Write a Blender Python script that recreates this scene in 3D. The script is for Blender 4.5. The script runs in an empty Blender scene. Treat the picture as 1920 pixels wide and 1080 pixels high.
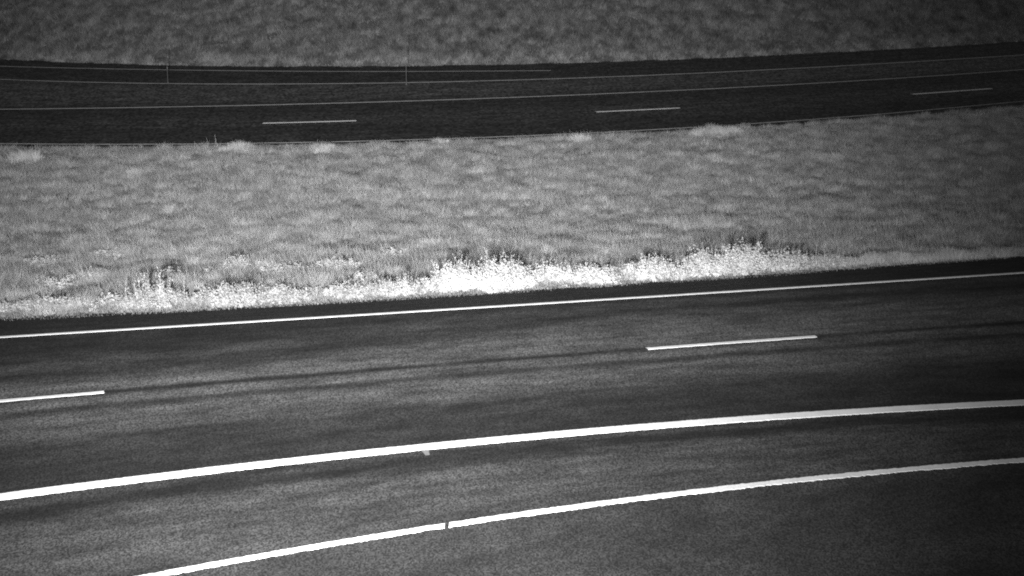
import bpy, math, random
import numpy as np

# ------------------------------------------------------------------ camera, sky, lamp, exposure
SC = bpy.context.scene
COL = SC.collection
F_PX, CAM_H, PITCH = 3178.0, 8.17, math.radians(14.38)      # focal length in photo pixels, mast height, tilt

cam_data = bpy.data.cameras.new('camera')
cam = bpy.data.objects.new('camera', cam_data)
COL.objects.link(cam)
cam.location = (0, 0, CAM_H)
cam.rotation_euler = (math.pi / 2 - PITCH, 0, 0)
cam_data.sensor_width = 36.0
cam_data.lens = 36.0 * F_PX / 1920.0
cam_data.clip_start = 0.1
cam_data.clip_end = 6000
SC.camera = cam

world = bpy.data.worlds.new('World')
SC.world = world
world.use_nodes = True
wn, wl = world.node_tree.nodes, world.node_tree.links
wn.clear()
sky = wn.new('ShaderNodeTexSky')
sky.sky_type = 'NISHITA'
sky.sun_disc = False
sky.sun_elevation = math.radians(0.0)
sky.sun_rotation = math.radians(180)
bw = wn.new('ShaderNodeRGBToBW')                           # the picture is a monochrome infrared exposure
bg = wn.new('ShaderNodeBackground')
bg.inputs['Strength'].default_value = 0.15
wo = wn.new('ShaderNodeOutputWorld')
wl.new(sky.outputs[0], bw.inputs[0]); wl.new(bw.outputs[0], bg.inputs['Color']); wl.new(bg.outputs[0], wo.inputs['Surface'])

# the night camera's infrared floodlight, clamped to the same mast below and left of it: one beam
LAMP_P = np.array([-1.0, 0.15, 6.1])
LAMP_AIM = np.array([-2.6, 35.0, 0.0])
LAMP_W, SIG_X, SIG_Y = 200000.0, 12.1, 15.0
ld = bpy.data.lights.new('infrared_floodlight', 'SPOT')
ld.energy = LAMP_W
ld.color = (1, 1, 1)
ld.spot_size = math.radians(100)
ld.spot_blend = 1.0
ld.shadow_soft_size = 0.35
lamp = bpy.data.objects.new('infrared_floodlight', ld)
COL.objects.link(lamp)
lamp.location = LAMP_P
ax = LAMP_AIM - LAMP_P
ax = ax / np.linalg.norm(ax)
rt = np.cross(ax, (0, 0, 1)); rt /= np.linalg.norm(rt)
up = np.cross(rt, ax)
lamp.rotation_euler = (math.acos(-ax[2]), 0, math.atan2(ax[1], ax[0]) - math.pi / 2)
ld.use_nodes = True                                         # flat-topped beam with soft flanks, a little taller than wide
ln, ll = ld.node_tree.nodes, ld.node_tree.links
em = [n for n in ln if n.type == 'EMISSION'][0]
geo = ln.new('ShaderNodeNewGeometry')
def lmath(op, a, b=None):
    n = ln.new('ShaderNodeMath'); n.operation = op
    for i, v in enumerate((a, b)):
        if v is None: continue
        if isinstance(v, (int, float)): n.inputs[i].default_value = v
        else: ll.new(v, n.inputs[i])
    return n.outputs[0]
def ldot(vec, sigma):
    n = ln.new('ShaderNodeVectorMath'); n.operation = 'DOT_PRODUCT'
    ll.new(geo.outputs['Incoming'], n.inputs[0]); n.inputs[1].default_value = tuple(vec)
    q = lmath('DIVIDE', n.outputs['Value'], math.sin(math.radians(sigma)))
    return lmath('MULTIPLY', q, q)
e2 = lmath('ADD', ldot(rt, SIG_X), ldot(up, SIG_Y))
ll.new(lmath('EXPONENT', lmath('MULTIPLY', lmath('POWER', e2, 1.42), -0.5)), em.inputs['Strength'])

SC.view_settings.view_transform = 'Standard'
SC.view_settings.look = 'None'
SC.view_settings.exposure = 0.0
SC.view_settings.gamma = 1.0
SC.view_settings.use_curve_mapping = False
SC.render.engine = 'CYCLES'
SC.cycles.use_denoising = False                             # sensor-like grain stays
SC.cycles.use_adaptive_sampling = False
SC.cycles.filter_width = 1.95
SC.cycles.max_bounces = 4
SC.cycles.diffuse_bounces = 2

# ------------------------------------------------------------------ helpers
rng = np.random.default_rng(7)
random.seed(7)

def ground(pts):
    """photo pixel -> point of the flat ground, metres"""
    p = np.array(pts, float)
    u = (p[:, 0] - 960) / F_PX
    v = (p[:, 1] - 540) / F_PX
    dy = math.cos(PITCH) - v * math.sin(PITCH)
    dz = -math.sin(PITCH) - v * math.cos(PITCH)
    t = -CAM_H / dz
    return np.stack([u * t, dy * t], 1)

class Curve:
    """road line y(x): polynomial inside its surveyed stretch, straight beyond"""
    def __init__(s, pts, deg=2, raw=False):
        g = np.array(pts, float) if raw else ground(pts)
        s.c = np.polyfit(g[:, 0], g[:, 1], deg)
        s.a, s.b = g[:, 0].min(), g[:, 0].max()
        s.d = np.polyder(s.c)
    def __call__(s, x):
        x = np.asarray(x, float)
        q = np.clip(x, s.a, s.b)
        sl = np.polyval(s.d, q)
        return np.polyval(s.c, q) + sl * (x - q)

_lat = np.random.default_rng(99).random((64, 64, 64))[:, :, 0]
def vnoise(x, y, seed=0):
    x = np.asarray(x) + seed * 17.37; y = np.asarray(y) + seed * 9.71
    xi, yi = np.floor(x).astype(int), np.floor(y).astype(int)
    fx, fy = x - xi, y - yi
    fx = fx * fx * (3 - 2 * fx); fy = fy * fy * (3 - 2 * fy)
    L = lambda i, j: _lat[i % 64, j % 64]
    return (L(xi, yi) * (1 - fx) + L(xi + 1, yi) * fx) * (1 - fy) + (L(xi, yi + 1) * (1 - fx) + L(xi + 1, yi + 1) * fx) * fy
def fbm(x, y, seed=0, octv=3):
    r, a, t = 0, 1, 0
    for o in range(octv):
        r = r + a * vnoise(np.asarray(x) * 2 ** o, np.asarray(y) * 2 ** o, seed + o * 3); t += a; a *= .5
    return r / t

def mesh_np(name, V, faces, mat, parent=None):
    """faces: (n,k) array of vertex indices"""
    V = np.asarray(V, np.float32); faces = np.asarray(faces, np.int32)
    me = bpy.data.meshes.new(name)
    n, k = faces.shape
    me.vertices.add(len(V)); me.vertices.foreach_set('co', V.ravel())
    me.loops.add(n * k); me.loops.foreach_set('vertex_index', faces.ravel())
    me.polygons.add(n)
    me.polygons.foreach_set('loop_start', np.arange(0, n * k, k, dtype=np.int32))
    me.update(calc_edges=True)
    me.shade_flat()
    me.materials.append(mat)
    o = bpy.data.objects.new(name, me)
    COL.objects.link(o)
    if parent: o.parent = parent
    return o

def grid_faces(nu, nv):
    i = np.arange(nu * nv).reshape(nu, nv)
    return np.stack([i[:-1, :-1], i[1:, :-1], i[1:, 1:], i[:-1, 1:]], -1).reshape(-1, 4)

def attr(o, name, vals):
    a = o.data.attributes.new(name, 'FLOAT', 'POINT'); a.data.foreach_set('value', np.asarray(vals, np.float32).ravel())

def tag(o, label=None, cat=None, group=None, kind=None):
    for k, v in (('label', label), ('category', cat), ('group', group), ('kind', kind)):
        if v: o[k] = v
    return o

# ------------------------------------------------------------------ materials (all neutral: infrared has no colour)
class NT:
    def __init__(s, name, rough=.9, spec=.2):
        s.m = bpy.data.materials.new(name); s.m.use_nodes = True
        s.n, s.l = s.m.node_tree.nodes, s.m.node_tree.links
        s.b = s.n['Principled BSDF']
        s.b.inputs['Roughness'].default_value = rough
        s.b.inputs['Specular IOR Level'].default_value = spec
    def put(s, sock, v):
        if isinstance(v, (int, float)): sock.default_value = v
        elif isinstance(v, tuple): sock.default_value = v
        else: s.l.new(v, sock)
    def math(s, op, a, b=0.0, clamp=False):
        n = s.n.new('ShaderNodeMath'); n.operation = op; n.use_clamp = clamp
        s.put(n.inputs[0], a); s.put(n.inputs[1], b); return n.outputs[0]
    def attr(s, name):
        n = s.n.new('ShaderNodeAttribute'); n.attribute_name = name; return n.outputs['Fac']
    def pos(s):
        return s.n.new('ShaderNodeNewGeometry').outputs['Position']
    def scale(s, vec, sc):
        n = s.n.new('ShaderNodeVectorMath'); n.operation = 'MULTIPLY'
        s.l.new(vec, n.inputs[0]); n.inputs[1].default_value = sc; return n.outputs[0]
    def combine(s, x, y, z=0.0):
        n = s.n.new('ShaderNodeCombineXYZ')
        for i, v in enumerate((x, y, z)): s.put(n.inputs[i], v)
        return n.outputs[0]
    def noise(s, vec, scale, detail=2, rough=.5):
        n = s.n.new('ShaderNodeTexNoise'); s.l.new(vec, n.inputs['Vector'])
        n.inputs['Scale'].default_value = scale; n.inputs['Detail'].default_value = detail; n.inputs['Roughness'].default_value = rough
        return n.outputs['Fac']
    def white(s, vec):
        n = s.n.new('ShaderNodeTexWhiteNoise'); n.noise_dimensions = '3D'; s.l.new(vec, n.inputs['Vector']); return n.outputs['Value']
    def ramp(s, fac, stops, interp='LINEAR'):
        n = s.n.new('ShaderNodeValToRGB'); s.l.new(fac, n.inputs[0]); n.color_ramp.interpolation = interp
        el = n.color_ramp.elements
        while len(el) < len(stops): el.new(0.5)
        for e, (p, v) in zip(el, stops): e.position = p
        for e, (p, v) in zip(el, stops): e.position = p; e.color = (v, v, v, 1)
        return n.outputs['Color']
    def maprange(s, v, a, b, c, d):
        n = s.n.new('ShaderNodeMapRange'); s.put(n.inputs[0], v)
        for i, q in enumerate((a, b, c, d)): n.inputs[i + 1].default_value = q
        return n.outputs[0]
    def colour(s, v):
        s.l.new(v, s.b.inputs['Base Color']); return s.m
    def bump(s, h, dist, strength=1.0):
        n = s.n.new('ShaderNodeBump'); n.inputs['Distance'].default_value = dist; n.inputs['Strength'].default_value = strength
        s.l.new(h, n.inputs['Height']); s.l.new(n.outputs[0], s.b.inputs['Normal'])

def asphalt(name, profile, vmax, gain, grain, cell):
    t = NT(name, .85, .25)
    along, v = t.attr('along'), t.attr('lane')
    P = t.pos()
    st = t.combine(t.math('MULTIPLY', along, .35), t.math('MULTIPLY', v, 4.0))
    st2 = t.combine(t.math('MULTIPLY', along, 1.6), t.math('MULTIPLY', v, 14.0))
    wob = t.math('ADD', t.maprange(t.noise(st, 1.0, 4, .6), 0, 1, -.2, .2), t.maprange(t.noise(st2, 1.0, 3), 0, 1, -.08, .08))
    # the construction joints stay straight: the wobble fades near the lane line
    near_joint = t.math('SUBTRACT', 1.0, t.math('MULTIPLY', 1.0, t.maprange(t.math('ABSOLUTE', t.math('SUBTRACT', v, 2.1)), .12, .4, 1.0, .1)))
    # the worn band of the outer lane widens along the road
    drift = t.math('MULTIPLY', t.math('MINIMUM', t.math('MAXIMUM', t.math('MULTIPLY', along, .055), -.32), .10), t.maprange(t.math('ABSOLUTE', t.math('SUBTRACT', v, 1.5)), .25, .46, 1, 0))
    wob = t.math('ADD', wob, t.math('MULTIPLY', drift, 1.15))
    vv = t.math('DIVIDE', t.math('ADD', v, t.math('MULTIPLY', wob, near_joint)), vmax)
    base = t.ramp(vv, [(p / vmax, q * gain) for p, q in profile])
    # the joints come and go
    base = t.math('ADD', base, t.math('MULTIPLY', t.math('SUBTRACT', .1 * gain, base), t.math('MULTIPLY', t.maprange(t.noise(st2, 1.3, 3, .6), .48, .66, 0, .5), t.maprange(t.math('ABSOLUTE', t.math('SUBTRACT', v, 2.1)), .10, .16, 1, 0))))
    patch = t.maprange(t.noise(st, 2.3, 5, .6), .33, .67, .55, 1.45)
    blot = t.maprange(t.noise(P, 2.2, 4, .6), .3, .7, .88, 1.12)
    gr = t.maprange(t.noise(P, .55 / cell, 3, .75), .3, .7, 1 - grain, 1 + grain)
    fl = t.n.new('ShaderNodeVectorMath'); fl.operation = 'FLOOR'; t.l.new(t.scale(P, (1 / cell, .55 / cell, 0.0)), fl.inputs[0])
    g2 = t.maprange(t.white(fl.outputs[0]), 0, 1, 1 - 1.6 * grain, 1 + 1.6 * grain)     # single light and dark stones
    c = t.math('MULTIPLY', t.math('MULTIPLY', base, patch), t.math('MULTIPLY', blot, t.math('MULTIPLY', gr, g2)))
    t.bump(t.noise(P, 45.0, 1), .003, .3)
    return t.colour(c)

def paint(name, val, wear):
    t = NT(name, .7, .3)
    P = t.pos()
    n = t.noise(P, 38.0, 3, .7)
    c = t.maprange(n, .5 - .3 * wear - .05, .5 - .1 * wear + .12, val * (1 - .62 * wear), val)
    n2 = t.maprange(t.noise(P, 3.0, 3), .3, .7, 1 - .3 * wear, 1.05)
    return t.colour(t.math('MULTIPLY', c, n2))

def herb(name, lo, hi, patch_scale, fine=9.0, stretch=(1, 1, 1), trans=.42):
    t = NT(name, .8, .15)
    P = t.scale(t.pos(), stretch)
    a = t.noise(P, patch_scale, 4, .62)
    b = t.noise(P, fine, 2, .6)
    f = t.math('ADD', t.math('MULTIPLY', a, .72), t.math('MULTIPLY', b, .28))
    c = t.maprange(f, .36, .64, lo, hi)
    c = t.math('MULTIPLY', c, t.maprange(t.attr('tone'), 0, 1, .78, 1.22))
    t.colour(c)                                            # leaves pass about as much infrared as they reflect
    tr = t.n.new('ShaderNodeBsdfTranslucent'); t.l.new(c, tr.inputs['Color'])
    mx = t.n.new('ShaderNodeMixShader'); mx.inputs[0].default_value = trans
    out = [n for n in t.n if n.type == 'OUTPUT_MATERIAL'][0]
    t.l.new(t.b.outputs[0], mx.inputs[1]); t.l.new(tr.outputs[0], mx.inputs[2]); t.l.new(mx.outputs[0], out.inputs['Surface'])
    return t.m

M_soil = NT('verge soil')
_P = M_soil.pos()
M_soil = M_soil.colour(M_soil.maprange(M_soil.noise(_P, 5.0, 5, .65), .3, .7, .10, .22))

# ------------------------------------------------------------------ road alignment, read off as ground curves
C_EDGE = Curve([(0, 600), (300, 588), (600, 571), (960, 548), (1440, 516), (1920, 482)])
C_LEFT = Curve([(0, 634), (480, 606), (960, 573), (1440, 545), (1920, 513)])
C_LANE = Curve([(0, 754), (195, 738), (700, 696), (1213, 656), (1530, 633), (1920, 606)])
C_WIDE = Curve([(0, 935), (400, 884), (800, 841), (1200, 803), (1600, 775), (1920, 757)], 3)
C_RAMP = Curve([(302, 1080), (560, 1034), (838, 988), (1200, 937), (1600, 893), (1920, 865)], 3)
C_NEAR = lambda x: C_RAMP(x) - 9.0

F_NEAR = Curve([(0, 276), (400, 274), (800, 268), (1200, 252), (1440, 233), (1920, 199)])
F_LEFT = Curve([(0, 271), (400, 269), (800, 263), (1200, 248), (1440, 228), (1750, 207)])
F_LANE = Curve([(0, 241), (495, 230), (668, 227), (1117, 211), (1275, 205), (1708, 177), (1858, 167)])
F_MID = Curve([(0, 203), (400, 204), (800, 190), (1200, 174), (1560, 150), (1920, 134)])
F_RIGHT = Curve([(0, 150), (400, 157), (800, 156), (1200, 143), (1550, 125), (1920, 104)], 3)
F_FAR = Curve([(0, 112), (300, 120), (700, 125), (1000, 122), (1500, 100), (1920, 78)], 3)

def terrain(x, y):
    x = np.asarray(x, float); y = np.asarray(y, float)
    e, n, f = C_EDGE(x), F_NEAR(x), F_FAR(x)
    s = np.clip((y - e) / (n - e), 0, 1)
    med = -.45 * np.sin(np.pi * s) ** 1.5 + .05 * np.sin(np.pi * s) * (fbm(x * .5, y * .5, 2) - .5) * 4
    med = np.where((s > 0) & (s < 1), med, 0) - .03
    b = np.clip(y - f, 0, None)
    crest = 8.0 + 1.2 * (fbm(x * .12, x * 0 + 3.3, 5) - .5)
    rise = .25 * np.minimum(b, crest) + np.minimum(b, 1) * (.35 * (fbm(x * .55, y * .55, 8) - .5))
    rise = rise - .22 * np.clip(b - crest, 0, 14)
    return np.where(b > 0, rise - .03, med)

def on_terrain(pts):
    """photo pixel -> where its sight line meets the terrain"""
    g = ground(pts); q = g.copy()
    for _ in range(12):
        q = g * ((CAM_H - terrain(q[:, 0], q[:, 1])) / CAM_H)[:, None]
    return q

# ------------------------------------------------------------------ ground sheet to the horizon
def axis(a, b, step, far):
    core = np.arange(a, b + step / 2, step)
    ext, d, q = [], step, 0.0
    while q < far:
        d *= 1.35; q += d; ext.append(q)
    ext = np.array(ext)
    return np.concatenate([a - ext[::-1], core, b + ext])
gx, gy = axis(-45, 48, .5, 2500), axis(8, 110, .4, 2500)
X, Y = np.meshgrid(gx, gy, indexing='ij')
Z = terrain(X, Y)
g = mesh_np('ground', np.stack([X, Y, Z], -1).reshape(-1, 3), grid_faces(len(gx), len(gy)), M_soil)
tag(g, 'dark soil of the verges, median and roadside bank under the grass', 'ground', kind='structure')

# ------------------------------------------------------------------ carriageways
def carriageway(name, curves, per, mat, label, xs):
    rows, vs = [], []
    for k in range(len(curves) - 1):
        a, b = curves[k](xs), curves[k + 1](xs)
        last = k == len(curves) - 2
        for j in range(per + (1 if last else 0)):
            q = j / per
            rows.append(a * (1 - q) + b * q); vs.append(k + q)
    yy = np.array(rows)
    xx = np.broadcast_to(xs, yy.shape)
    zz = np.zeros_like(yy) + .02
    vv = np.broadcast_to(np.array(vs)[:, None], yy.shape)
    # turned-down edges so that the slab has thickness
    yy = np.concatenate([yy[:1], yy, yy[-1:]]); xx = np.concatenate([xx[:1], xx, xx[-1:]])
    zz = np.concatenate([zz[:1] - .25, zz, zz[-1:] - .25]); vv = np.concatenate([vv[:1], vv, vv[-1:]])
    o = mesh_np(name, np.stack([xx, yy, zz], -1).reshape(-1, 3), grid_faces(*yy.shape), mat)
    attr(o, 'lane', vv); attr(o, 'along', xx)
    return tag(o, label, 'road', kind='structure')

near_profile = [(0, .022), (.55, .026), (1.0, .032), (1.08, .044), (1.2, .084), (1.38, .040), (1.55, .110), (1.85, .160), (1.962, .155), (1.98, .034), (2.02, .034),
                (2.04, .150), (2.13, .150), (2.155, .056), (2.19, .056), (2.24, .142), (2.40, .112), (2.56, .046), (2.95, .028), (3.08, .056),
                (3.16, .020), (3.23, .024), (3.36, .074), (3.9, .066), (4.02, .052), (4.14, .036), (4.3, .044), (4.5, .034), (5, .038)]
M_near = asphalt('worn asphalt of the near road', near_profile, 5.0, .60, .44, .017)
far_profile = [(0, .07), (1, .07), (1.25, .06), (1.6, .065), (1.75, .09), (2.2, .10), (2.5, .075), (2.9, .07), (3.1, .10), (3.3, .165), (3.85, .17), (4.05, .09), (5, .085)]
M_far = asphalt('worn asphalt of the far road', far_profile, 5.0, .74, .48, .07)
xs_road = np.concatenate([np.linspace(-400, -32, 24), np.arange(-30, 36.1, .5), np.linspace(38, 420, 24)])
near_road = carriageway('road', [C_EDGE, C_LEFT, C_LANE, C_WIDE, C_RAMP, C_NEAR], 4, M_near,
                        'nearer carriageway of worn grey asphalt with bright white lines', xs_road)
far_road = carriageway('road', [F_NEAR, F_LEFT, F_LANE, F_MID, F_RIGHT, F_FAR], 4, M_far,
                       'farther carriageway of dark asphalt beyond the grass median', xs_road)

def stripe(name, curve, x0, x1, width, mat, parent, ragged=.012, z=.026, step=.05, label=None, taper=None, square=False):
    """a painted line with real, slightly ragged edges, 6 mm thick thermoplastic"""
    n = max(3, int((x1 - x0) / step))
    x = np.linspace(x0, x1, n)
    y = curve(x)
    sl = np.gradient(y, x)
    nx, ny = -sl / np.hypot(1, sl), 1 / np.hypot(1, sl)
    if square: nx = nx * 0; ny = ny * 0 + 1
    j = lambda s: (rng.random(n) - .5) * ragged + (fbm(x * 3.0, x * 0 + s, 11) - .5) * ragged * .5
    w = np.full(n, width / 2)
    if taper is not None: w = w * np.interp(x, *taper)
    a, b = w + j(1.5), w + j(7.5) * 1.6
    lo = np.stack([x - nx * b, y - ny * b, np.full(n, z)], -1)
    hi = np.stack([x + nx * a, y + ny * a, np.full(n, z)], -1)
    lo2, hi2 = lo.copy(), hi.copy(); lo2[:, 2] -= .005; hi2[:, 2] -= .005
    V = np.stack([lo2, lo, hi, hi2], 0).reshape(-1, 3)
    o = mesh_np(name, V, grid_faces(4, n), mat, parent)
    if label: o['label'] = label
    return o

P_bright = paint('thermoplastic line paint', .88, .4)
P_worn = paint('worn line paint', .78, .55)
P_smear = paint('thin paint dribble', .2, .6)
P_old = paint('faded line paint', .55, .8)
P_far = paint('dull far line paint', .46, .7)
gxl = lambda pts: ground(pts)[:, 0]

stripe('edge_line', C_LEFT, -30, 36, .088, P_bright, near_road, .008)
stripe('edge_line', C_WIDE, -30, 36, .245, P_bright, near_road, .014, step=.03, label='broad solid line separating the lanes from the slip lane')
gap = gxl([(834, 988), (842, 986)])
stripe('edge_line', C_RAMP, -30, gap[0], .155, P_worn, near_road, .022, square=True, step=.03)
stripe('edge_line', C_RAMP, gap[1], 36, .155, P_worn, near_road, .022, square=True, step=.03)
dx = gxl([(195, 738), (1213, 656), (1530, 633)])
per = dx[2] - dx[0]
for k in range(-2, 3):                                     # three metre dashes every twelve metres
    stripe('lane_dash', C_LANE, dx[1] + k * per, dx[2] + k * per, .11, P_bright, near_road, .012)
# dribble of paint under the broad line
sm = ground([(788, 846), (804, 844), (804, 848), (806, 856), (798, 857), (793, 851)])
mesh_np('paint_smear', np.c_[sm, np.full(6, .024)], np.arange(6)[::-1][None], P_smear, near_road)['label'] = 'small dribble of white paint below the broad line'

stripe('edge_line', F_LEFT, -40, 44, .06, P_far, far_road, .02, step=.1)
stripe('edge_line', F_MID, -40, gxl([(420, 204)])[0], .07, P_far, far_road, .02, step=.1)
stripe('edge_line', F_MID, gxl([(420, 204)])[0], 44, .12, P_far, far_road, .02, step=.1)
stripe('edge_line', F_RIGHT, -40, gxl([(694, 157)])[0], .09, P_far, far_road, .02, step=.1)
stripe('edge_line', F_RIGHT, gxl([(694, 157)])[0], 44, .14, P_far, far_road, .02, step=.1)
F_SEAM = Curve([(0, 125), (200, 130), (400, 133), (700, 135), (950, 134)])
stripe('edge_line', F_SEAM, -40, 1.5, .06, P_far, far_road, .015, step=.1, taper=([-18, 1.5], [1, .05]))
for a, b in (((495, 229.5), (668, 227)), ((1117, 211), (1275, 205)), ((1708, 177), (1858, 167))):
    q = gxl([a, b]); stripe('lane_dash', F_LANE, q[0], q[1], .14, P_bright, far_road, .02)
q = gxl([(495, 229.5), (668, 227)])
for k in (1, 2): stripe('lane_dash', F_LANE, q[0] - 11.5 * k, q[1] - 11.5 * k, .14, P_bright, far_road, .02)

# ------------------------------------------------------------------ grass: real blades
def blades(name, x, y, z, h, w, lean, mat, tone, parent=None):
    """one thin tapering blade per root"""
    n = len(x)
    az = rng.random(n) * 2 * np.pi                         # facing
    la = rng.random(n) * 2 * np.pi                         # lean direction
    wx, wy = np.cos(az) * w / 2, np.sin(az) * w / 2
    lx, ly = np.cos(la) * lean * h, np.sin(la) * lean * h
    V = np.empty((n, 3, 3), np.float32)
    V[:, 0] = np.stack([x - wx, y - wy, z - .02], -1)
    V[:, 1] = np.stack([x + wx, y + wy, z - .02], -1)
    V[:, 2] = np.stack([x + lx, y + ly, z + h * np.sqrt(np.clip(1 - lean ** 2 * .5, .2, 1))], -1)
    o = mesh_np(name, V.reshape(-1, 3), np.arange(n * 3).reshape(n, 3), mat, parent)
    attr(o, 'tone', np.repeat(tone, 3))
    return o

G_med = herb('median grass in infrared', .25, .54, 1.8, 5.0)
G_bank = herb('bank grass in infrared', .10, .42, 1.7, 4.0, (1, .5, 1))
G_verge = herb('thin verge grass', .2, .36, 1.5, 9.0)

n = 1900000
x = rng.random(n) * 46 - 21
s = rng.random(n)
e, f = C_EDGE(x) + .35, F_NEAR(x) - .05
y = e + s * (f - e)
tuf = fbm(x * 2.8, y * 2.6, 21, 3)
fine = fbm(x * 4, y * 4, 31, 2)
keep = rng.random(n) < np.clip(.25 + 1.6 * (fine - .25), .25, 1)
keep &= np.abs(x) < .32 * y + 2.5
x, y, tuf, fine = x[keep], y[keep], tuf[keep], fine[keep]
s = (y - C_EDGE(x)) / (F_NEAR(x) - C_EDGE(x))
h = (.05 + .42 * np.clip(tuf - .35, 0, 1) ** 1.2 + .10 * fine) * (.7 + .6 * rng.random(len(x))) * np.interp(s, [0, .06, .3, .85, 1], [.7, 1.2, 1.0, 1.0, .8])
tone = np.clip(rng.normal(.5, .12, len(x)) + (tuf - .5) * 1.6, 0, 1)
gm = blades('grass', x, y, terrain(x, y), h,   .006 + .007 * rng.random(len(x)), .3 + .7 * rng.random(len(x)), G_med, tone)
tag(gm, 'pale tussocky grass covering the median between the two roads', 'grass', kind='stuff')

n = 60000
x = rng.random(n) * 44 - 20
y = C_EDGE(x) - .12 + rng.random(n) ** 1.3 * .75
keep = rng.random(n) < np.clip(2.2 * fbm(x * 1.2, y * 2, 41) - .55, .05, 1)
x, y = x[keep], y[keep]
gv = blades('grass', x, y, terrain(x, y) + .03, .02 + .06 * rng.random(len(x)), .014 + .012 * rng.random(len(x)), .4 + .6 * rng.random(len(x)), G_verge, np.clip(rng.normal(.45, .2, len(x)), 0, 1))
tag(gv, 'thin grey grass creeping onto the edge of the nearer road', 'grass', kind='stuff')

n = 800000
x = rng.random(n) * 78 - 36
b = -.25 + rng.random(n) * 10.5
y = F_FAR(x) + b
tuf = fbm(x * 1.6, y * 1.2, 51, 3)
keep = (rng.random(n) < np.clip(.1 + 2.6 * (tuf - .3), .12, 1)) & (np.abs(x) < .32 * y + 4)
x, y, b, tuf = x[keep], y[keep], b[keep], tuf[keep]
h = (.10 + .75 * np.clip(tuf - .3, 0, 1)) * (.6 + .7 * rng.random(len(x))) * np.interp(b, [0, .5, 1.5], [.5, .8, 1])
tone = np.clip(rng.normal(.45, .15, len(x)) + np.interp(b, [0, .5, 1.2], [.9, .6, 0]), 0, 1.4)
gb = blades('grass', x, y, terrain(x, y), h,   .016 + .016 * rng.random(len(x)), .3 + .6 * rng.random(len(x)), G_bank, tone)
tag(gb, 'rough dim grass on the bank beyond the farther road', 'grass', kind='stuff')

# ------------------------------------------------------------------ plants
L_bright = herb('bright weed leaves in infrared', .46, .74, 3.0, 14.0)
L_left = herb('weed leaves of the left row in infrared', .30, .56, 3.0, 14.0)
L_mid = herb('pale weed leaves in infrared', .40, .62, 3.0, 14.0)
L_far = herb('far tuft leaves in infrared', .46, .66, 2.0, 10.0)
L_fringe = herb('fringe grass in infrared', .40, .58, 2.0, 10.0)
L_back = herb('grey weed leaves in infrared', .44, .68, 2.0, 9.0)
G_tuft = herb('lone tuft grass in infrared', .42, .62, 1.0, 6.0)
M_stalk = herb('weed stalk', .5, .7, 3.0, 14.0)

def leaf_cloud(name, mounds, count, size, mat, parent, grassy=0.0):
    """leaves spread through a row of overlapping mounds; mounds: (x, y, z0, rx, ry, h) local"""
    M = np.array(mounds)
    wgt = M[:, 3] * M[:, 5]; wgt = wgt / wgt.sum()
    ns = max(8, int(count / 38))                           # upright sprigs, each its own height and lean
    k = rng.choice(len(M), ns, p=wgt)
    th = rng.random(ns) * 2 * np.pi
    r = np.sqrt(rng.random(ns))
    su, sv = r * np.cos(th), r * np.sin(th)
    sh = M[k, 5] * np.sqrt(np.clip(1.05 - r ** 2, 0, 1)) * (.58 + .52 * rng.random(ns) ** 1.2)
    sx, sy = M[k, 0] + su * M[k, 3], M[k, 1] + sv * M[k, 4]
    lx, ly = rng.normal(0, .16, ns) + su * .15, rng.normal(0, .16, ns) + sv * .15
    q = rng.integers(0, ns, count)
    t = rng.random(count) ** .8
    rad = (.035 + .11 * sh[q] * (1 - t) ** .7) * np.sqrt(rng.random(count))
    an = rng.random(count) * 2 * np.pi
    c = np.stack([sx[q] + lx[q] * sh[q] * t + rad * np.cos(an), sy[q] + ly[q] * sh[q] * t + rad * np.sin(an), .01 + sh[q] * t], -1)
    u, v = su[q] * .5 + np.cos(an) * .6, sv[q] * .5 + np.sin(an) * .6
    n = len(c)
    nr = np.stack([u * .6, v * .6 - .25, np.full(n, .5)], -1) + rng.normal(0, .55, (n, 3))
    nr /= np.linalg.norm(nr, axis=1)[:, None]
    a = np.cross(nr, rng.normal(0, 1, (n, 3))); a /= np.linalg.norm(a, axis=1)[:, None]
    b = np.cross(nr, a)
    s = size * ((.6 + .9 * rng.random(n)) * (1.1 - .45 * t))[:, None]
    wd = .42 * (1 - grassy) + .12 * grassy
    V = np.empty((n, 4, 3), np.float32)
    V[:, 0] = c - a * s * .5
    V[:, 1] = c + b * s * wd - nr * s * .06
    V[:, 2] = c + a * s * .5 - nr * s * .10
    V[:, 3] = c - b * s * wd - nr * s * .06
    V[:, :, 2] = np.maximum(V[:, :, 2], .004)
    o = mesh_np(name, V.reshape(-1, 3), np.arange(n * 4).reshape(n, 4), mat, parent)
    attr(o, 'tone', np.repeat(np.clip(rng.normal(.5, .28, n), 0, 1), 4))
    return o

def blade_cloud(name, mounds, count, mat, parent, width):
    """a tuft of fine blades, thinning out towards its rim so that it melts into the grass"""
    M = np.array(mounds)
    k = rng.choice(len(M), count, p=M[:, 3] / M[:, 3].sum())
    r, th = np.clip(np.abs(rng.normal(0, .55, count)), 0, 1.6), rng.random(count) * 2 * np.pi
    h = M[k, 5] * np.exp(-1.1 * r ** 2) * (.45 + .65 * rng.random(count)) + .03
    x, y = M[k, 0] + r * np.cos(th) * M[k, 3] * 1.1, M[k, 1] + r * np.sin(th) * M[k, 4]
    return blades(name, x, y, np.zeros(count), h, width * (.6 + .8 * rng.random(count)), .2 + .55 * rng.random(count), mat, np.clip(rng.normal(.5, .15, count), 0, 1), parent)

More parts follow.
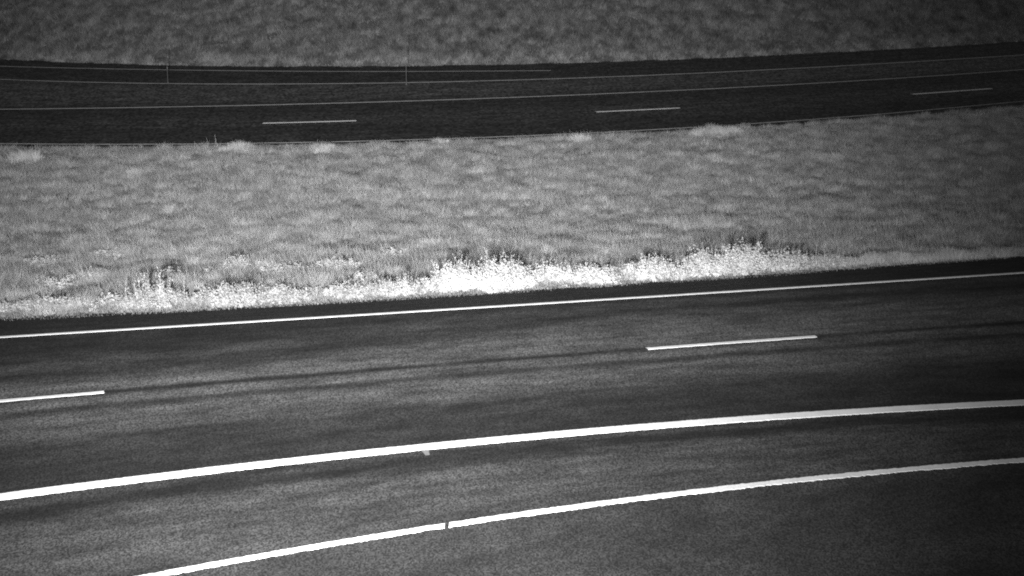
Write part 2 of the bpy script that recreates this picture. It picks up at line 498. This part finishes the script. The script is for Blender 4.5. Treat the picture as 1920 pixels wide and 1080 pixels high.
def stalk_mesh(h, r, leaves, leaf):
    """thin tapering bent stem, narrow leaves up it and a small knobbed head"""
    V, Fq = [], []
    bx, by = rng.normal(0, .10, 2) * h
    for i in range(5):
        q = i / 4
        for a in range(3):
            an = a * 2.094
            V.append((bx * q * q + math.cos(an) * r * (1 - .7 * q), by * q * q + math.sin(an) * r * (1 - .7 * q), h * q))
    for i in range(4):
        for a in range(3):
            b = (a + 1) % 3
            Fq.append((i * 3 + a, i * 3 + b, i * 3 + 3 + b, i * 3 + 3 + a))
    for k in range(leaves):
        q = .25 + .75 * (k + rng.random()) / leaves
        o = np.array([bx * q * q, by * q * q, h * q]); an = rng.random() * 6.283
        L = leaf * (1.25 - .6 * q) * (.7 + .6 * rng.random())
        d = np.array([math.cos(an), math.sin(an), .5 + .4 * rng.random()]); d /= np.linalg.norm(d)
        w = np.cross(d, (0, 0, 1)); w /= np.linalg.norm(w)
        m = len(V)
        for p in (o, o + d * L * .5 + w * L * .2, o + d * L - np.array([0, 0, .12 * L]), o + d * L * .5 - w * L * .2): V.append(tuple(p))
        Fq.append((m, m + 1, m + 2, m + 3))
    return np.array(V), np.array(Fq)
STALKS = []
for _ in range(6):
    V, Fq = stalk_mesh(1.0, .010, 22, .13)
    o = mesh_np('stalk', V, Fq, M_stalk); attr(o, 'tone', np.full(len(V), .6))
    STALKS.append(o.data); bpy.data.objects.remove(o)

def px_scale(y):                                          # photo pixels per metre for something standing at distance y
    return F_PX / math.hypot(y, CAM_H)

def clump(name, x0, x1, ybase, ytop, label, cat, mat, group, leaves=2600, size=.045, stalks=10, depth=.28, grassy=0., spike=.25, seedh=0):
    """plant clump between photo columns x0..x1 rooted on row ybase, its top at row ytop"""
    mid = (x0 + x1) / 2
    G = on_terrain([(x0, ybase), (x1, ybase), (mid, ybase)])
    gx_, gy_ = G[2]
    H = (ybase - ytop) / px_scale(gy_) / math.cos(math.atan2(CAM_H, gy_)) * .96
    W = abs(G[1, 0] - G[0, 0])
    root = bpy.data.objects.new(name, None); COL.objects.link(root)
    root.empty_display_size = .3
    ry = gy_ + depth * .6
    z = float(terrain(gx_, ry))
    root.location = (gx_, ry, .018 if ry < C_EDGE(gx_) else z)
    root.rotation_euler = (0, 0, math.atan(float(C_LEFT(gx_ + 1) - C_LEFT(gx_))))
    tag(root, label, cat, group)
    leaves = int(leaves * 2.2); size = size * .8; stalks = max(1, int(stalks * .6))
    nm = max(3, int(W / .2))
    mounds = []
    for i in range(nm):
        q = (i + .5) / nm
        env = (.62 + .38 * math.sin(math.pi * q)) * (.72 + .4 * rng.random())
        mounds.append(((q - .5) * W * .9 + rng.normal(0, .03), rng.normal(0, depth * .3), 0, W / nm * (1.0 + .7 * rng.random()), depth * (.7 + .5 * rng.random()), H * min(env, 1.0)))
    if grassy > .4: blade_cloud('foliage', mounds, leaves, mat, root, .014 if gy_ < 38 else .018)
    else: leaf_cloud('foliage', mounds, leaves, size, mat, root, grassy)
    for i in range(stalks):
        m = mounds[rng.integers(nm)]
        s = bpy.data.objects.new('stalk', STALKS[rng.integers(len(STALKS))]); COL.objects.link(s)
        s.parent = root
        hh = m[5] * (.85 + spike * (.3 + rng.random()))
        s.location = (m[0] + rng.normal(0, m[3] * .5), m[1] + rng.normal(0, m[4] * .35), .0)
        s.scale = (hh * .6, hh * .6, hh)
        s.rotation_euler = (rng.normal(0, .12), rng.normal(0, .12), rng.random() * 6.28)
    return root

EDGE = 'bright weed clumps lining the nearer road'
W_ = lambda x0, x1, yb, yt, lab, **k: clump('weed_clump', x0, x1, yb, yt, lab, 'weed', k.pop('mat', L_bright), k.pop('group', EDGE), **k)
W_(-60, 60, 586, 560, 'low pale weed clump at the left border above the white edge line', leaves=1500, stalks=5, mat=L_left)
W_(55, 150, 584, 550, 'small pale weed clump, second from the left border along the nearer road', leaves=1500, stalks=6, mat=L_left)
W_(150, 250, 578, 552, 'low flat weed strip left of the first bright weed clump', leaves=1100, stalks=4, mat=L_mid)
W_(240, 335, 580, 508, 'first bright weed clump from the left, with tall thin sprigs', leaves=2600, stalks=16, spike=.4, mat=L_left)
W_(335, 400, 571, 545, 'low pale weed patch between the first two bright clumps', leaves=900, stalks=4, mat=L_left)
W_(388, 492, 575, 528, 'second bright weed clump from the left, ragged along its top', leaves=3200, stalks=10, mat=L_left)
W_(495, 566, 572, 530, 'bright weed clump reaching down onto the shoulder beside a dark notch', leaves=2600, stalks=9, mat=L_left)
W_(560, 620, 558, 540, 'short pale weed strip left of the clump with a lone curved sprig', leaves=800, stalks=3, mat=L_left)
W_(608, 690, 560, 524, 'bright weed clump with a lone curved sprig, left of centre', leaves=2600, stalks=8, mat=L_left)
W_(690, 800, 557, 516, 'wide bright weed clump just left of the tallest clump', leaves=3400, stalks=10, mat=L_left)
W_(808, 900, 549, 482, 'left half of the tallest bright weed clump, near the centre', leaves=4600, stalks=18, depth=.34)
W_(890, 985, 546, 474, 'right half of the tallest bright weed clump, dark shadow behind it', leaves=5000, stalks=20, depth=.34)
W_(980, 1068, 533, 492, 'thin-topped bright weed clump right of the tallest clump', leaves=3000, stalks=14, spike=.5)
W_(1062, 1165, 532, 482, 'bright weed clump ending in a peak, left of a small gap', leaves=3800, stalks=12)
W_(1165, 1200, 524, 500, 'small dim weed clump in the gap right of the peaked clump', leaves=600, stalks=3, mat=L_mid)
W_(1185, 1275, 525, 470, 'bright weed clump just right of the gap, with spiky top', leaves=3600, stalks=13)
W_(1270, 1350, 520, 466, 'bright weed clump between the spiky one and the last tall one', leaves=3200, stalks=10)
W_(1340, 1450, 516, 452, 'last tall bright weed clump toward the right, dark shadow above', leaves=4200, stalks=12, depth=.34)
W_(1440, 1530, 508, 466, 'greyer weed clump where the bright row fades out', leaves=2800, stalks=8, mat=L_mid)
W_(1515, 1610, 503, 470, 'sparse grey weed trailing off at the end of the bright row', leaves=1100, stalks=5, mat=L_left)
FR = 'dim grass fringe along the right part of the nearer road'
for a, b, yb, yt, lab in ((1520, 1620, 502, 474, 'dim grass tuft next after the fading weed row'),
                          (1610, 1720, 497, 468, 'dim grass tuft in the middle of the right fringe'),
                          (1710, 1830, 491, 464, 'dim grass tuft second from the right border'),
                          (1820, 1960, 485, 460, 'dim grass tuft cut by the right border above the edge line')):
    clump('grass_tuft', a, b, yb, yt, lab, 'grass tuft', L_fringe, FR, leaves=2600, size=.07, stalks=4, grassy=.8)

BK = 'paler weed clumps standing back in the median on the left'
for a, b, yb, yt, lab, lv in ((60, 120, 548, 512, 'loose pale weed with dark gaps above the low left clump', 500),
                              (30, 110, 505, 480, 'faint pale weed in the median near the left border', 600),
                              (132, 190, 530, 508, 'pale flat-topped weed above the low weed strip', 600),
                              (165, 235, 490, 470, 'small faint weed high above the low weed strip', 400),
                              (285, 345, 535, 502, 'round pale weed behind the first bright clump', 900),
                              (395, 490, 512, 482, 'wide pale weed behind the second bright clump', 1100),
                              (505, 580, 518, 492, 'scattered pale weed behind the dark notch', 600),
                              (585, 665, 508, 478, 'pale weed behind the clump with the curved sprig', 1000),
                              (715, 750, 482, 464, 'small pale sprig above the wide bright clump', 350),
                              (660, 720, 540, 510, 'grey weed between two bright clumps left of centre', 500)):
    W_(a, b, yb, yb - (yb - yt) * 1.05, lab, leaves=int(lv * 1.7), size=.035, stalks=2, mat=L_back, group=BK, depth=.4)

FE = 'tufts along the far edge of the median'
T_ = lambda x0, x1, yb, yt, lab, **k: clump('grass_tuft', x0, x1, yb, yt, lab, 'grass tuft', L_far, FE, size=.08, grassy=.5, **k)
T_(18, 72, 306, 276, 'pale tuft with two upright sprigs at the far median edge, far left', leaves=900, stalks=3, spike=.3)
T_(410, 470, 285, 264, 'rounded pale tuft beside bare stalks at the far median edge', leaves=1100, stalks=5)
T_(582, 625, 285, 263, 'bright two-peaked tuft at the far median edge left of centre', leaves=900, stalks=7, spike=.5)
T_(1070, 1100, 268, 246, 'small narrow tuft at the far median edge right of centre', leaves=450, stalks=6, spike=.5)
T_(1290, 1395, 256, 232, 'broad pale mound hiding the far edge line, right of centre', leaves=2600, stalks=6)
T_(815, 840, 271, 258, 'tiny tuft at the far median edge near the centre', leaves=250, stalks=3)
PT = 'lone pale tufts scattered over the median'
for a, b, yb, yt, lab in ((238, 262, 336, 314, 'small round pale tuft alone in the upper left median'),
                          (1305, 1350, 306, 286, 'pale flat tuft in the median below the broad mound'),
                          (1545, 1580, 304, 286, 'faint pale tuft alone in the dim right median'),
                          (440, 490, 445, 439, 'pale small tuft in the lower left median')):
    clump('grass_tuft', a, b, yb, yt, lab, 'grass tuft', G_tuft, PT, leaves=600, size=.07, stalks=1, grassy=.8, depth=.45)
clump('grass_tuft', 1050, 1064, 540, 533, 'tiny bright tuft alone on the asphalt shoulder', 'grass tuft', L_bright, None, leaves=220, size=.03, stalks=2, depth=.05)

# bare stalks standing against the far road
for px, py, h_, lab in ((392, 277, .30, 'thin leaning bare stalk against the far road, left of its neighbour'),
                        (405, 276, .38, 'thin upright bare stalk against the far road, right of its neighbour')):
    p = on_terrain([(px, py)])[0]
    s = bpy.data.objects.new('dry_stalk', STALKS[0 if px < 400 else 3]); COL.objects.link(s)
    s.location = (p[0], p[1], float(terrain(*p))); s.scale = (h_ * .8, h_ * .8, h_)
    s.rotation_euler = (0, -.22 if px < 400 else .02, 0)
    tag(s, lab, 'stalk', 'bare stalks at the far median edge')

# ------------------------------------------------------------------ snow stakes on the far shoulder
t = NT('grey plastic stake', .6, .3); M_stake = t.colour(t.maprange(t.noise(t.pos(), 6.0, 2), .3, .7, .06, .09))
t = NT('reflective band', .5, .3); M_band = t.colour(t.maprange(t.noise(t.pos(), 9.0, 2), .3, .7, .2, .3))
def ring(r, z0, z1, seg=10, top=True):
    V = [(r * math.cos(i * 2 * math.pi / seg), r * math.sin(i * 2 * math.pi / seg), z) for z in (z0, z1) for i in range(seg)]
    F_ = [(i, (i + 1) % seg, seg + (i + 1) % seg, seg + i) for i in range(seg)]
    return V, F_
def stake(px, py, h_, lab):
    p = ground([(px, py)])[0]
    root = bpy.data.objects.new('marker_post', None); COL.objects.link(root)
    root.location = (p[0], p[1], .02)
    tag(root, lab, 'marker post', 'marker posts beside the far road')
    V, Fq = ring(.012, 0, h_); mesh_np('post', V, Fq, M_stake, root)
    V, Fq = ring(.014, h_ * .55, h_ * .60); mesh_np('reflector_band', V, Fq, M_band, root)
    V, Fq = ring(.018, h_, h_ + .02)
    V.append((0, 0, h_ + .035)); m = len(V) - 1
    Fq = Fq + [(10 + i, 10 + (i + 1) % 10, m, m) for i in range(10)]
    me = bpy.data.meshes.new('cap'); me.from_pydata(V, [], [f if f[2] != f[3] else f[:3] for f in Fq]); me.materials.append(M_stake)
    c = bpy.data.objects.new('cap', me); COL.objects.link(c); c.parent = root
    V, Fq = ring(.035, 0, .05, 8); mesh_np('socket', V, Fq, M_stake, root)
stake(762, 160, 1.65, 'tall thin marker post beyond the far road, left of centre')
stake(315, 158, 1.0, 'shorter thin marker post beyond the far road at the left')
